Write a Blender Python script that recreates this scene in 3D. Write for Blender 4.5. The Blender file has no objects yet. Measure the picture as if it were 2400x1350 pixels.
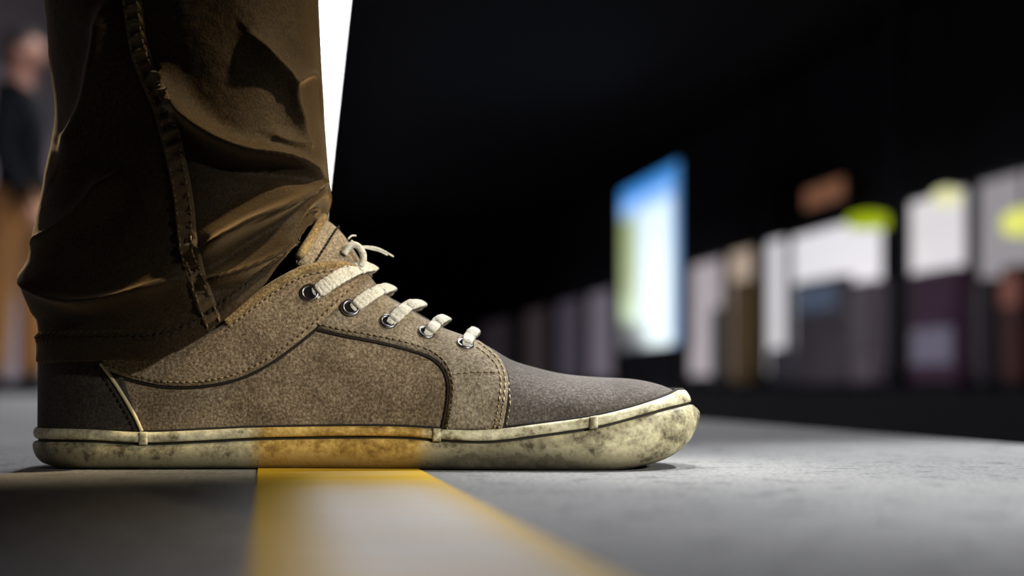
import bpy, bmesh, math, random
from mathutils import Vector, Matrix, noise
from mathutils.bvhtree import BVHTree
from mathutils.geometry import delaunay_2d_cdt

random.seed(7)
SC = bpy.context.scene
COL = SC.collection

# ------------------------------------------------------------------ camera, world, exposure
F, HZ, H = 3333.3, 905.0, 0.0384          # focal length (px), horizon row, camera height (m)
cam_data = bpy.data.cameras.new('camera')
cam = bpy.data.objects.new('camera', cam_data)
COL.objects.link(cam)
cam.location = (0, 0, H)
cam.rotation_euler = (math.radians(90), 0, 0)
cam_data.sensor_width = 36.0
cam_data.lens = 50.0
cam_data.shift_y = (HZ - 675.0) / 2400.0
cam_data.clip_start = 0.02
cam_data.clip_end = 300
cam_data.dof.use_dof = True
cam_data.dof.focus_distance = 0.655
cam_data.dof.aperture_fstop = 4.4
SC.camera = cam

world = bpy.data.worlds.new('world')
SC.world = world
world.use_nodes = True
wbg = world.node_tree.nodes['Background']
wbg.inputs[0].default_value = (0.75, 0.85, 1.0, 1)
wbg.inputs[1].default_value = 0.012
SC.view_settings.view_transform = 'Standard'
SC.view_settings.look = 'None'
SC.view_settings.gamma = 1.0
SC.view_settings.use_curve_mapping = False
SC.view_settings.exposure = 0.0

LUM0 = 0                                   # first fitting of the run
STRIP_EMIT = 26.0                          # ceiling luminaires
A1 = math.atan(0.174)                      # platform direction, turned left of the view
A2 = math.atan(0.15)                       # run of the ceiling luminaires
CA, SA = math.cos(A1), math.sin(A1)
# added unseen spotlights without fittings: shoe side, floor edge, toe, trouser folds, leg rim
def spotlight(loc, aim, watts, col, deg, blend, size):
    sl = bpy.data.lights.new('added_spotlight', 'SPOT')
    o = bpy.data.objects.new('added_spotlight', sl); COL.objects.link(o)
    o.location = loc
    o.rotation_euler = (Vector(aim) - o.location).to_track_quat('-Z', 'Y').to_euler()
    sl.energy = watts; sl.color = col; sl.spot_size = math.radians(deg); sl.spot_blend = blend; sl.shadow_soft_size = size
spotlight((0.85, -0.15, 0.47), (0.02, 0.66, 0.065), 62.0, (1.0, 0.95, 0.87), 15.5, 0.85, 0.03)
spotlight((1.4, 1.6, 2.3), (0.40, 0.665, 0.0), 560.0, (0.98, 0.99, 1.0), 18.5, 0.75, 0.06)
spotlight((0.30, 1.45, 2.3), (0.05, 0.695, 0.045), 210.0, (1.0, 0.98, 0.94), 5.6, 0.7, 0.04)
spotlight((1.70, 0.50, 1.85), (-0.095, 0.640, 0.148), 600.0, (1.0, 0.78, 0.48), 3.7, 0.9, 0.07)
spotlight((-1.0, 2.0, 0.45), (-0.235, 0.70, 0.125), 30.0, (1.0, 0.72, 0.38), 5.0, 0.8, 0.03)

# ------------------------------------------------------------------ helpers
def X(px, Y): return (px - 1200.0) / F * Y
def Z(py, Y): return H + (HZ - py) / F * Y

def lerp_table(tab, x):
    if x <= tab[0][0]: return tab[0][1]
    for (a, b), (c, d) in zip(tab, tab[1:]):
        if x <= c:
            t = (x - a) / (c - a) if c > a else 0
            return b + (d - b) * t
    return tab[-1][1]

def smooth_table(tab, x):
    """monotone-ish cubic through a table"""
    n = len(tab)
    if x <= tab[0][0]: return tab[0][1]
    if x >= tab[-1][0]: return tab[-1][1]
    for i in range(n - 1):
        x0, y0 = tab[i]; x1, y1 = tab[i + 1]
        if x <= x1:
            def sl(k):
                if k == 0: return (tab[1][1] - tab[0][1]) / (tab[1][0] - tab[0][0])
                if k == n - 1: return (tab[-1][1] - tab[-2][1]) / (tab[-1][0] - tab[-2][0])
                return (tab[k + 1][1] - tab[k - 1][1]) / (tab[k + 1][0] - tab[k - 1][0])
            h = x1 - x0; t = (x - x0) / h
            m0, m1 = sl(i) * h, sl(i + 1) * h
            return ((2*t**3 - 3*t**2 + 1)*y0 + (t**3 - 2*t**2 + t)*m0 + (-2*t**3 + 3*t**2)*y1 + (t**3 - t**2)*m1)

def spline(pts, n=8, closed=False):
    """Catmull-Rom through tuples of any length"""
    out = []
    k = len(pts)
    rng = range(k if closed else k - 1)
    for i in rng:
        if closed:
            p0, p1, p2, p3 = pts[(i-1) % k], pts[i], pts[(i+1) % k], pts[(i+2) % k]
        else:
            p0, p1, p2, p3 = pts[max(i-1, 0)], pts[i], pts[i+1], pts[min(i+2, k-1)]
        for j in range(n):
            t = j / n
            out.append(tuple(0.5*((2*b) + (-a+c)*t + (2*a-5*b+4*c-d)*t*t + (-a+3*b-3*c+d)*t**3)
                             for a, b, c, d in zip(p0, p1, p2, p3)))
    if not closed: out.append(tuple(pts[-1]))
    return out

def resample(pts, step):
    """even spacing along a polyline of tuples"""
    out = [tuple(pts[0])]; acc = 0.0
    for a, b in zip(pts, pts[1:]):
        L = math.dist(a, b)
        if L == 0: continue
        d = step - acc
        while d <= L:
            t = d / L
            out.append(tuple(u + (v-u)*t for u, v in zip(a, b)))
            d += step
        acc = L - (d - step)
    return out

def offset_line(pts, d):
    out = []
    for i, p in enumerate(pts):
        a, b = pts[max(i-1, 0)], pts[min(i+1, len(pts)-1)]
        tx, ty = b[0]-a[0], b[1]-a[1]; L = math.hypot(tx, ty) or 1
        out.append((p[0] - ty/L*d, p[1] + tx/L*d))
    return out

class MB:
    """collects faces for ONE mesh object"""
    def __init__(s): s.v = []; s.f = []
    def add(s, vs, fs):
        o = len(s.v); s.v += [tuple(v) for v in vs]; s.f += [tuple(i + o for i in f) for f in fs]
    def grid(s, rows, close_u=False, close_v=False):
        nr, nc = len(rows), len(rows[0])
        vs = [p for r in rows for p in r]; fs = []
        for i in range(nr if close_v else nr - 1):
            for j in range(nc if close_u else nc - 1):
                a, b = i*nc + j, i*nc + (j+1) % nc
                c, d = ((i+1) % nr)*nc + (j+1) % nc, ((i+1) % nr)*nc + j
                fs.append((a, b, c, d))
        s.add(vs, fs)
    def box(s, x0, x1, y0, y1, z0, z1):
        s.add([(x0,y0,z0),(x1,y0,z0),(x1,y1,z0),(x0,y1,z0),(x0,y0,z1),(x1,y0,z1),(x1,y1,z1),(x0,y1,z1)],
              [(3,2,1,0),(4,5,6,7),(0,1,5,4),(1,2,6,5),(2,3,7,6),(3,0,4,7)])
    def tube(s, pts, r, n=8, caps=True):
        pts = [Vector(p) for p in pts]
        rr = r if isinstance(r, (list, tuple)) else [r]*len(pts)
        up = Vector((0.13, 0.31, 0.94)); rows = []
        for i, p in enumerate(pts):
            t = (pts[min(i+1, len(pts)-1)] - pts[max(i-1, 0)]).normalized()
            u = t.cross(up)
            if u.length < 1e-4: u = t.cross(Vector((1, 0, 0)))
            u.normalize(); w = u.cross(t)
            rows.append([p + (u*math.cos(2*math.pi*k/n) + w*math.sin(2*math.pi*k/n))*rr[i] for k in range(n)])
        o = len(s.v)
        s.grid(rows, close_u=True)
        if caps:
            s.f.append(tuple(o + k for k in range(n)))
            e = o + (len(rows)-1)*n
            s.f.append(tuple(e + k for k in reversed(range(n))))
    def build(s, name, mat, parent=None, smooth=True, bevel=0.0, loc=None):
        me = bpy.data.meshes.new(name)
        me.from_pydata(s.v, [], s.f); me.validate(); me.update()
        bm = bmesh.new(); bm.from_mesh(me)
        bmesh.ops.recalc_face_normals(bm, faces=bm.faces)
        bm.to_mesh(me); bm.free()
        if smooth: me.polygons.foreach_set('use_smooth', [True]*len(me.polygons))
        ob = bpy.data.objects.new(name, me); COL.objects.link(ob)
        if mat: me.materials.append(mat)
        if parent: ob.parent = parent
        if loc: ob.location = loc
        if bevel:
            b = ob.modifiers.new('bevel', 'BEVEL'); b.width = bevel; b.segments = 2; b.limit_method = 'ANGLE'
        return ob

def tag(o, label=None, cat=None, group=None, kind=None):
    for k, v in (('label', label), ('category', cat), ('group', group), ('kind', kind)):
        if v: o[k] = v
    return o

def empty(name, loc=(0, 0, 0), rz=0.0):
    o = bpy.data.objects.new(name, None); COL.objects.link(o)
    o.location = loc; o.rotation_euler = (0, 0, rz); o.empty_display_size = 0.05
    return o

# ------------------------------------------------------------------ materials
def mat(name, color, rough=0.6, spec=0.5, metal=0.0, sheen=0.0, emit=None, emit_s=0.0):
    m = bpy.data.materials.new(name); m.use_nodes = True
    b = m.node_tree.nodes['Principled BSDF']
    b.inputs['Base Color'].default_value = (*color, 1)
    b.inputs['Roughness'].default_value = rough
    b.inputs['Specular IOR Level'].default_value = spec
    b.inputs['Metallic'].default_value = metal
    if sheen:
        b.inputs['Sheen Weight'].default_value = sheen
        b.inputs['Sheen Roughness'].default_value = 0.4
    if emit:
        b.inputs['Emission Color'].default_value = (*emit, 1)
        b.inputs['Emission Strength'].default_value = emit_s
    return m

class NT:
    def __init__(s, m):
        s.t = m.node_tree; s.b = s.t.nodes['Principled BSDF']
        s.tc = s.t.nodes.new('ShaderNodeTexCoord')
    def n(s, typ, **kw):
        x = s.t.nodes.new(typ)
        for k, v in kw.items(): setattr(x, k, v)
        return x
    def link(s, a, b): s.t.links.new(a, b)
    def mapping(s, scale=(1,1,1), loc=(0,0,0), coord='Object'):
        m = s.n('ShaderNodeMapping')
        m.inputs['Scale'].default_value = scale; m.inputs['Location'].default_value = loc
        s.link(s.tc.outputs[coord], m.inputs[0]); return m.outputs[0]
    def noise(s, scale, detail=4, rough=0.6, vec=None, distort=0.0):
        x = s.n('ShaderNodeTexNoise')
        x.inputs['Scale'].default_value = scale; x.inputs['Detail'].default_value = detail
        x.inputs['Roughness'].default_value = rough; x.inputs['Distortion'].default_value = distort
        s.link(vec if vec is not None else s.tc.outputs['Object'], x.inputs['Vector'])
        return x.outputs['Fac']
    def ramp(s, fac, stops):
        r = s.n('ShaderNodeValToRGB'); e = r.color_ramp.elements
        while len(e) < len(stops): e.new(0.5)
        for k, (p, c) in zip(e, stops): k.position = p; k.color = (*c, 1) if len(c) == 3 else c
        s.link(fac, r.inputs[0]); return r.outputs[0]
    def mix(s, fac, a, b, blend='MIX'):
        m = s.n('ShaderNodeMix', data_type='RGBA', blend_type=blend)
        for v, i in ((fac, 0), (a, 6), (b, 7)):
            if isinstance(v, (int, float)): m.inputs[i].default_value = v
            elif isinstance(v, tuple): m.inputs[i].default_value = (*v, 1)
            else: s.link(v, m.inputs[i])
        return m.outputs[2]
    def math(s, op, a, b=0.0, clamp=False):
        m = s.n('ShaderNodeMath', operation=op, use_clamp=clamp)
        for v, i in ((a, 0), (b, 1)):
            if isinstance(v, (int, float)): m.inputs[i].default_value = v
            else: s.link(v, m.inputs[i])
        return m.outputs[0]
    def sep(s, coord='Object'):
        x = s.n('ShaderNodeSeparateXYZ'); s.link(s.tc.outputs[coord], x.inputs[0]); return x.outputs
    def smoothstep(s, val, a, b):
        m = s.n('ShaderNodeMapRange', interpolation_type='SMOOTHSTEP')
        s.link(val, m.inputs[0]); m.inputs[1].default_value = a; m.inputs[2].default_value = b
        return m.outputs[0]
    def color(s, out): s.link(out, s.b.inputs['Base Color'])
    def bump(s, h, strength=0.4, dist=0.001):
        b = s.n('ShaderNodeBump'); b.inputs['Strength'].default_value = strength
        b.inputs['Distance'].default_value = dist
        s.link(h, b.inputs['Height']); s.link(b.outputs[0], s.b.inputs['Normal'])

def suede(name, dark, mid, light, seed=0.0, scale=760, bump=0.5):
    m = mat(name, mid, rough=0.85, spec=0.25, sheen=0.25); t = NT(m)
    v = t.mapping(loc=(seed, seed, seed))
    fine = t.noise(scale, 3, 0.7, v)
    big = t.noise(38, 4, 0.6, v)
    c = t.ramp(fine, [(0.33, dark), (0.5, mid), (0.68, light)])
    c2 = t.mix(t.smoothstep(big, 0.38, 0.68), c, t.mix(1.0, c, (0.62, 0.60, 0.58), 'MULTIPLY'))
    t.color(c2); t.bump(fine, bump, 0.0012)
    return m

M = {}
M['canvas'] = suede('worn_tan_canvas', (0.095, 0.070, 0.043), (0.225, 0.170, 0.106), (0.42, 0.345, 0.235), 0.0)
M['canvas_light'] = suede('pale_tan_canvas', (0.14, 0.112, 0.075), (0.28, 0.232, 0.16), (0.48, 0.415, 0.30), 3.1)
M['canvas_toe'] = suede('grey_brown_canvas', (0.055, 0.046, 0.039), (0.105, 0.091, 0.078), (0.20, 0.18, 0.152), 5.7)
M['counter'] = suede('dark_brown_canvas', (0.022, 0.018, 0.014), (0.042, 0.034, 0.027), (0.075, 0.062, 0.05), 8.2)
M['binding'] = suede('ochre_binding_cloth', (0.13, 0.085, 0.032), (0.30, 0.21, 0.09), (0.48, 0.38, 0.20), 1.9, 700)
M['thread'] = mat('pale_thread', (0.46, 0.37, 0.20), 0.7)
M['thread_tan'] = mat('tan_thread', (0.20, 0.155, 0.085), 0.7)
M['thread_dark'] = mat('dark_thread', (0.012, 0.009, 0.006), 0.9)
M['piping'] = mat('cream_piping', (0.62, 0.54, 0.33), 0.6)
M['eyelet'] = mat('gunmetal', (0.30, 0.29, 0.32), 0.28, metal=1.0)
M['hole'] = mat('dark_eyelet_hole', (0.006, 0.005, 0.006), 0.9, spec=0.1)
M['lining'] = mat('dark_lining', (0.03, 0.024, 0.018), 0.95)

def lace_mat():
    m = mat('off_white_lace_cotton', (0.62, 0.61, 0.53), 0.8, sheen=0.2); t = NT(m)
    f = t.noise(900, 3, 0.6)
    t.color(t.ramp(f, [(0.3, (0.40, 0.38, 0.30)), (0.5, (0.66, 0.65, 0.56)), (0.7, (0.80, 0.80, 0.73))]))
    t.bump(f, 0.5, 0.0006); return m
M['lace'] = lace_mat()

def rubber(name, yellow=True, band=False):
    m = mat(name, (0.5, 0.45, 0.3), 0.55, 0.4); t = NT(m)
    v = t.mapping(scale=(1, 1, 1.6))
    big = t.noise(70, 5, 0.65, v)
    fine = t.noise(330, 4, 0.7)
    clean = (0.92, 0.88, 0.60) if band else (0.80, 0.74, 0.45)
    dirt = (0.20, 0.165, 0.085) if band else (0.075, 0.060, 0.034)
    k = t.math('ADD', t.math('MULTIPLY', big, 0.62), t.math('MULTIPLY', fine, 0.38))
    c = t.ramp(k, [(0.38, dirt), (0.48 if band else 0.53, tuple((a+b)/2 for a, b in zip(clean, dirt))), (0.60 if band else 0.66, clean)])
    if yellow:                              # yellow bounce light off the floor line, painted along the arch
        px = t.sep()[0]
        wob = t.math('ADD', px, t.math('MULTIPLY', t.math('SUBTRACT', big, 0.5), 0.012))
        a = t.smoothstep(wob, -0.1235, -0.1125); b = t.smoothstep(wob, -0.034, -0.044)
        bounce_fac = t.math('MULTIPLY', a, b)
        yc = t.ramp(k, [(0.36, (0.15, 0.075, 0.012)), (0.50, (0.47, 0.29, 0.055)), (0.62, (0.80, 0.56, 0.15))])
        c = t.mix(t.math('MULTIPLY', bounce_fac, 0.92), c, yc)
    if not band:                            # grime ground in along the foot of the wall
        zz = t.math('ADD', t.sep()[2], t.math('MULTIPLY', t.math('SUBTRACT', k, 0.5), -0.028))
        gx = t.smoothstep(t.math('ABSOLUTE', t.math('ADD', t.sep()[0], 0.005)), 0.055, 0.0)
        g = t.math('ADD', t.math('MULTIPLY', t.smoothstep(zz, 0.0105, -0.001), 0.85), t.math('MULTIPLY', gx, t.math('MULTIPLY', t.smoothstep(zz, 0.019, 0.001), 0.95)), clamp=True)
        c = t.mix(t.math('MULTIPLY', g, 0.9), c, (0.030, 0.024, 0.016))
    t.color(c); t.bump(fine, 0.35, 0.0008); return m
M['rubber'] = rubber('stained_cream_rubber_with_bounce')
M['rubber_band'] = rubber('cream_rubber_band', band=True)
M['outsole'] = mat('black_outsole_rubber', (0.02, 0.018, 0.014), 0.8)

def cloth():
    m = mat('brown_cotton_twill', (0.05, 0.032, 0.013), 0.75, 0.2, sheen=0.35); t = NT(m)
    t.b.inputs['Sheen Tint'].default_value = (0.75, 0.52, 0.26, 1)
    v = t.mapping(scale=(1, 1, 0.8))
    f = t.noise(900, 2, 0.6, v); big = t.noise(22, 3, 0.6)
    c = t.ramp(f, [(0.3, (0.017, 0.0105, 0.0042)), (0.5, (0.031, 0.0200, 0.0080)), (0.7, (0.050, 0.033, 0.0135))])
    t.color(t.mix(t.smoothstep(big, 0.35, 0.7), c, t.mix(1.0, c, (0.7, 0.68, 0.66), 'MULTIPLY')))
    t.bump(f, 0.35, 0.0008); return m
M['cloth'] = cloth()
M['seam'] = mat('worn_seam_twill', (0.105, 0.070, 0.032), 0.75, 0.2, sheen=0.3)

def floor_mat():
    m = mat('grey_platform_concrete', (0.2, 0.2, 0.2), 0.7, 0.25); t = NT(m)
    fine = t.noise(420, 3, 0.7); mid = t.noise(60, 4, 0.6); big = t.noise(6, 3, 0.5)
    c = t.ramp(fine, [(0.30, (0.10, 0.10, 0.10)), (0.5, (0.225, 0.228, 0.225)), (0.72, (0.36, 0.36, 0.355))])
    c = t.mix(t.smoothstep(mid, 0.32, 0.48), t.mix(1.0, c, (0.55, 0.55, 0.57), 'MULTIPLY'), c)
    c = t.mix(t.smoothstep(big, 0.35, 0.65), t.mix(1.0, c, (0.86, 0.86, 0.88), 'MULTIPLY'), c)
    t.color(c); t.bump(t.math('ADD', fine, t.math('MULTIPLY', mid, 1.5)), 0.35, 0.0012); return m
M['floor'] = floor_mat()

def yellow_mat():
    m = mat('yellow_line_paint_with_sheen', (0.6, 0.4, 0.02), 0.6, 0.25); t = NT(m)
    s = t.sep()
    v = t.mapping(scale=(4, 55, 1)); streak = t.noise(1.0, 4, 0.6, v)
    edge = t.math('MULTIPLY', t.smoothstep(s[0], 0.000, 0.026), t.smoothstep(s[0], 0.073, 0.050))
    near = t.smoothstep(s[1], 0.60, 0.47)
    k = t.math('MULTIPLY', edge, t.math('ADD', t.math('MULTIPLY', near, 0.85), t.math('MULTIPLY', t.math('SUBTRACT', streak, 0.47), 2.0)), clamp=True)
    ye = t.mix(streak, (0.52, 0.30, 0.004), (0.72, 0.47, 0.02))
    t.color(t.mix(k, ye, (0.62, 0.58, 0.50)))  # pale lamp reflection painted into the colour down the middle
    t.bump(streak, 0.15, 0.001); return m
M['yellow'] = yellow_mat()
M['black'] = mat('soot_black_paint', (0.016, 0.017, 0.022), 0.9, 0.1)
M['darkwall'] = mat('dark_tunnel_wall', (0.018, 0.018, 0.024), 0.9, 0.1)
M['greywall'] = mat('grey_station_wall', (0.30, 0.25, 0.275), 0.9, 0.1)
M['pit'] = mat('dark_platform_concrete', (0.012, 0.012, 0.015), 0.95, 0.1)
M['housing'] = mat('white_lamp_housing', (0.5, 0.5, 0.5), 0.6)
M['diffuser'] = mat('lit_lamp_diffuser', (0.8, 0.8, 0.8), 0.5, emit=(0.97, 0.955, 1.0), emit_s=STRIP_EMIT)

# ------------------------------------------------------------------ the station (platform frame: q across, s along)
def pframe(ob): ob.rotation_euler = (0, 0, A1); return ob
def struct(name, mb, m, smooth=False, bevel=0.0):
    return tag(pframe(mb.build(name, m, smooth=smooth, bevel=bevel)), kind='structure')

Q_EDGE, Q_FAR_EDGE, Q_SHOP = 0.4985, 5.4, 8.39
mb = MB(); mb.box(-6.0, Q_EDGE, -9, 70, -1.1, 0.0); struct('floor', mb, M['floor'], bevel=0.004)
mb = MB(); mb.box(-0.003, 0.0695, -1.5, 60, 0.0, 0.0006)
tag(struct('trim_1', mb, M['yellow']), 'yellow painted safety line crossing the platform under the shoe, with a pale light reflection painted down its middle')
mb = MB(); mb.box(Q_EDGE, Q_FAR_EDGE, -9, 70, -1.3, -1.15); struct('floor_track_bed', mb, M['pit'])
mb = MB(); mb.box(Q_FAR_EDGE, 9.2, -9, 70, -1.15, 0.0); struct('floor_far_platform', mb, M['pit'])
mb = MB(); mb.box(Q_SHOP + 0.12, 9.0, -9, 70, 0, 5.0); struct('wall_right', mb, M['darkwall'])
mb = MB(); mb.box(-2.8, -2.6, -9, 70, 0, 5.0); struct('wall_left', mb, M['greywall'])
mb = MB(); mb.box(-6.2, 9.2, 70, 70.2, -1.3, 5.0); struct('wall_back', mb, M['darkwall'])
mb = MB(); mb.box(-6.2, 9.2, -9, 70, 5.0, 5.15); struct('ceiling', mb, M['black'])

# ceiling luminaires: one continuous run of separate fittings
LZ, LW, LL = 3.4, 0.36, 2.4
XR0, YR0 = -1.476, 12.38                     # a point on the right lower edge of the run
def luminaire():
    r = empty('ceiling_light')
    mb = MB(); mb.box(-LW/2, LW/2, -LL/2 + .01, LL/2 - .01, 0.012, 0.09); mb.build('housing', M['housing'], r, smooth=False, bevel=.006)
    mb = MB(); mb.box(-LW/2 + .006, LW/2 - .006, -LL/2 + .016, LL/2 - .016, 0.0, 0.0125); mb.build('diffuser', M['diffuser'], r, smooth=False, bevel=.003)
    for sy in (-0.8, 0.8):
        mb = MB(); mb.tube([(0, sy, 0.085), (0, sy, 5.0 - LZ)], 0.008); mb.build('hanging_rod', M['black'], r)
    return tag(r, 'white glowing ceiling light in the row seen beside the trouser leg', 'lamp', 'ceiling lights over the platform')
def copy_tree(o, parent=None):
    c = o.copy(); COL.objects.link(c)
    if parent: c.parent = parent
    for ch in list(o.children): copy_tree(ch, c)
    return c
lum0 = luminaire()
dx, dy = -math.sin(A2), math.cos(A2); nx, ny = math.cos(A2), math.sin(A2)
for k in range(LUM0, 16):
    o = lum0 if k == LUM0 else copy_tree(lum0)
    o.location = (XR0 - nx*LW/2 + dx*(k - 4)*LL, YR0 - ny*LW/2 + dy*(k - 4)*LL, LZ)
    o.rotation_euler = (0, 0, A2)

# where a viewing direction meets a plane parallel to the platform edge
def s_at(px, q):
    m = (px - 1200.0) / F; Y = q / (m*CA + SA)
    return -m*Y*SA + Y*CA, Y
def z_at(px, py, q): return Z(py, s_at(px, q)[1])
def qs(q, s, z=0.0): return (q*CA - s*SA, q*SA + s*CA, z)

def lit(name, c, s=1.0): return mat(name, tuple(min(0.8, v) for v in c), 0.6, 0.1, emit=c, emit_s=s)

FRAME = mat('black_window_frame', (0.012, 0.011, 0.014), 0.6)
windows = [  # px from, px to, lower edge z, colour, label
    (2286, 2470, 0.15, (0.26, 0.245, 0.26), 'dim grey lit shop window at the right border of the picture'),
    (2126, 2274, 0.15, (0.66, 0.63, 0.66), 'white lit shop window behind the dark purple vending machine'),
    (1850, 2078, 0.15, (0.74, 0.72, 0.75), 'widest white lit shop window, with the lime green lamp above'),
    (1784, 1846, 0.15, (0.66, 0.64, 0.67), 'narrow white lit shop window left of the widest one'),
    (1706, 1770, 0.15, (0.40, 0.31, 0.24), 'beige lit shop window above the brown cabinet'),
    (1612, 1698, 0.15, (0.36, 0.32, 0.34), 'pinkish grey lit shop window just right of the blue billboard'),
    (1378, 1440, 0.15, (0.115, 0.10, 0.125), 'dim lilac shop window just left of the blue billboard'),
    (1304, 1366, 0.15, (0.045, 0.038, 0.052), 'dark violet shop window, second left of the blue billboard'),
    (1228, 1284, 0.15, (0.030, 0.022, 0.024), 'very dim brown shop window, third left of the blue billboard'),
    (1126, 1200, 0.15, (0.016, 0.013, 0.016), 'nearly black shop window farthest along the opposite platform'),
]
for i, (p0, p1, zb, c, lab) in enumerate(windows):
    s0, s1 = s_at(p1, Q_SHOP)[0], s_at(p0, Q_SHOP)[0]
    ztop = 2.52
    r = empty('shop_window', qs(Q_SHOP, (s0+s1)/2), A1)
    w = (s1 - s0)/2; fw = min(0.09, w*0.08)
    mb = MB(); mb.box(0.02, 0.06, -w + fw, w - fw, zb + fw, ztop - fw)
    mb.build('lit_pane', lit('lit_pane_%d' % i, c), r, smooth=False)
    mb = MB()
    mb.box(-0.03, 0.10, -w, -w + fw, zb, ztop); mb.box(-0.03, 0.10, w - fw, w, zb, ztop)
    mb.box(-0.03, 0.10, -w + fw, w - fw, zb, zb + fw); mb.box(-0.03, 0.10, -w + fw, w - fw, ztop - fw, ztop)
    mb.build('frame', FRAME, r, smooth=False)
    mb = MB(); mb.box(-0.05, 0.10, -w, w, 0, zb); mb.build('sill_panel', M['pit'], r, smooth=False)
    tag(r, lab, 'window', 'shop windows on the opposite platform')

# dark square pillars between the shops
for (p0, p1, q, lab) in ((2080, 2122, 7.7, 'dark square pillar between the two brightest shop windows'),
                         (1772, 1800, 7.9, 'dark square pillar right of the brown cabinet')):
    s0, s1 = s_at(p1, q + .12)[0], s_at(p0, q)[0]
    r = empty('station_pillar', qs(q, (s0+s1)/2), A1); w = (s1-s0)/2
    mb = MB(); mb.box(0, 0.12, -w, w, 0.25, 5.0); mb.build('shaft', M['darkwall'], r, smooth=False, bevel=.02)
    mb = MB(); mb.box(-.02, 0.14, -w - .02, w + .02, 0, 0.25); mb.build('base', M['black'], r, smooth=False, bevel=.01)
    tag(r, lab, 'pillar')

# machines and cabinets standing in front of the windows
def machine(name, p0, p1, ytop, q, body_c, panel_c, lab, panel=None, cat='machine', emit=0.0):
    s0, s1 = s_at(p1, q + .22)[0], s_at(p0, q)[0]; pm = (p0+p1)/2
    h = z_at(pm, ytop, q); w = (s1-s0)/2
    r = empty(name, qs(q, (s0+s1)/2), A1)
    bmat = mat(name + '_body', body_c, 0.6, 0.3)
    mb = MB(); mb.box(0, 0.22, -w, w, 0.08, h); mb.build('body', bmat, r, smooth=False, bevel=.03)
    mb = MB(); mb.box(0.03, 0.20, -w + .03, w - .03, 0, 0.08); mb.build('plinth', M['black'], r, smooth=False)
    if panel:
        z0, z1 = z_at(pm, panel[1], q), z_at(pm, panel[0], q)
        pmt = mat(name + '_panel', panel_c, 0.5, 0.3, emit=panel_c if emit else None, emit_s=emit)
        mb = MB(); mb.box(-0.02, 0.01, -w*0.86, w*0.86, z0, z1); mb.build('front_panel', pmt, r, smooth=False, bevel=.006)
    mb = MB(); mb.box(-0.012, 0.01, -w*0.82, -w*0.70, h*0.52, h*0.60); mb.build('slot', M['black'], r, smooth=False)
    tag(r, lab, cat); return r
machine('vending_machine', 2132, 2282, 628, 7.8, (0.11, 0.045, 0.10), (0.11, 0.10, 0.14), 'dark purple vending machine with a pale lilac lower panel', (767, 852), emit=0.75)
machine('vending_machine', 1858, 2004, 650, 7.9, (0.16, 0.14, 0.17), (0.060, 0.080, 0.120), 'dark vending machine with a blue grey upper panel before widest shop window', (662, 725), emit=0.8)
machine('vending_machine', 1990, 2086, 655, 7.6, (0.24, 0.19, 0.23), (0.05, 0.04, 0.052), 'grey violet vending machine beside the dark pillar', (690, 830), emit=0.7)
machine('brown_cabinet', 1716, 1771, 655, 8.0, (0.20, 0.13, 0.05), (0.045, 0.028, 0.010), 'tall brown cabinet under the beige lit window', (680, 900), 'cabinet', 0.8)
machine('vending_machine', 2284, 2350, 648, 7.8, (0.09, 0.075, 0.095), (0.02, 0.018, 0.022), 'charcoal vending machine between the dark purple and red brown ones', (670, 860), emit=0.7)
machine('vending_machine', 2344, 2440, 618, 7.5, (0.10, 0.03, 0.025), (0.13, 0.045, 0.032), 'red brown vending machine at the right border of the picture', (640, 715), emit=0.8)
machine('grey_cabinet', 1668, 1714, 718, 8.0, (0.14, 0.13, 0.16), (0.03, 0.028, 0.034), 'low dark grey cabinet beside the tall brown cabinet', (740, 880), 'cabinet', 0.7)
machine('ticket_machine', 1802, 1866, 815, 7.9, (0.10, 0.09, 0.12), (0.03, 0.028, 0.034), 'low dark ticket machine before the narrow white window', (830, 890), emit=0.6)

# lamps and the sign over the windows
def lamp_box(name, p0, p1, y0, y1, q, c, lab, st=1.0, cat='lamp'):
    s0, s1 = s_at(p1, q)[0], s_at(p0, q)[0]; pm = (p0+p1)/2
    z0, z1 = z_at(pm, y1, q), z_at(pm, y0, q); w = (s1-s0)/2
    r = empty(name, qs(q, (s0+s1)/2, z0), A1); hh = z1 - z0
    mb = MB(); mb.tube([(0.1, 0, 0), (0.1, 0, hh*0.3), (0.1, 0, hh*0.75), (0.1, 0, hh)], [w*.8, w, w*.9, w*.35], 20)
    mb.build('lamp_shade', lit(name + '_glow', c, st), r)
    mb = MB(); mb.tube([(0.1, 0, hh), (0.1, 0, 5.0 - z0)], 0.02); mb.build('hanging_rod', M['black'], r)
    tag(r, lab, cat, 'hanging lamps before the shop windows')
lamp_box('hanging_lamp', 1998, 2042, 498, 534, 7.6, (0.33, 0.42, 0.008), 'lime green hanging lamp over the widest shop window')
lamp_box('hanging_lamp', 2352, 2406, 488, 548, 7.4, (0.72, 0.74, 0.16), 'pale yellow hanging lamp at the right border of the picture')
lamp_box('hanging_lamp', 2184, 2216, 440, 480, 7.5, (0.78, 0.76, 0.42), 'cream hanging lamp before the white window right of the dark pillar')
s0, s1 = s_at(1982, 8.2)[0], s_at(1884, 8.2)[0]
r = empty('shop_sign', qs(8.2, (s0+s1)/2, z_at(1933, 482, 8.2)), A1); w = (s1-s0)/2
mb = MB(); mb.box(0, .08, -w, w, 0, 0.36); mb.build('board', mat('sign_board', (.1, .06, .04), .6), r, smooth=False, bevel=.01)
mb = MB(); mb.box(-.02, 0.0, -w*.9, w*.9, .04, .32); mb.build('lit_face', lit('sign_glow', (0.17, 0.075, 0.042)), r, smooth=False)
mb = MB(); mb.box(.08, .34, -w*.1, w*.1, .15, .2); mb.build('bracket', M['black'], r, smooth=False)
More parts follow.
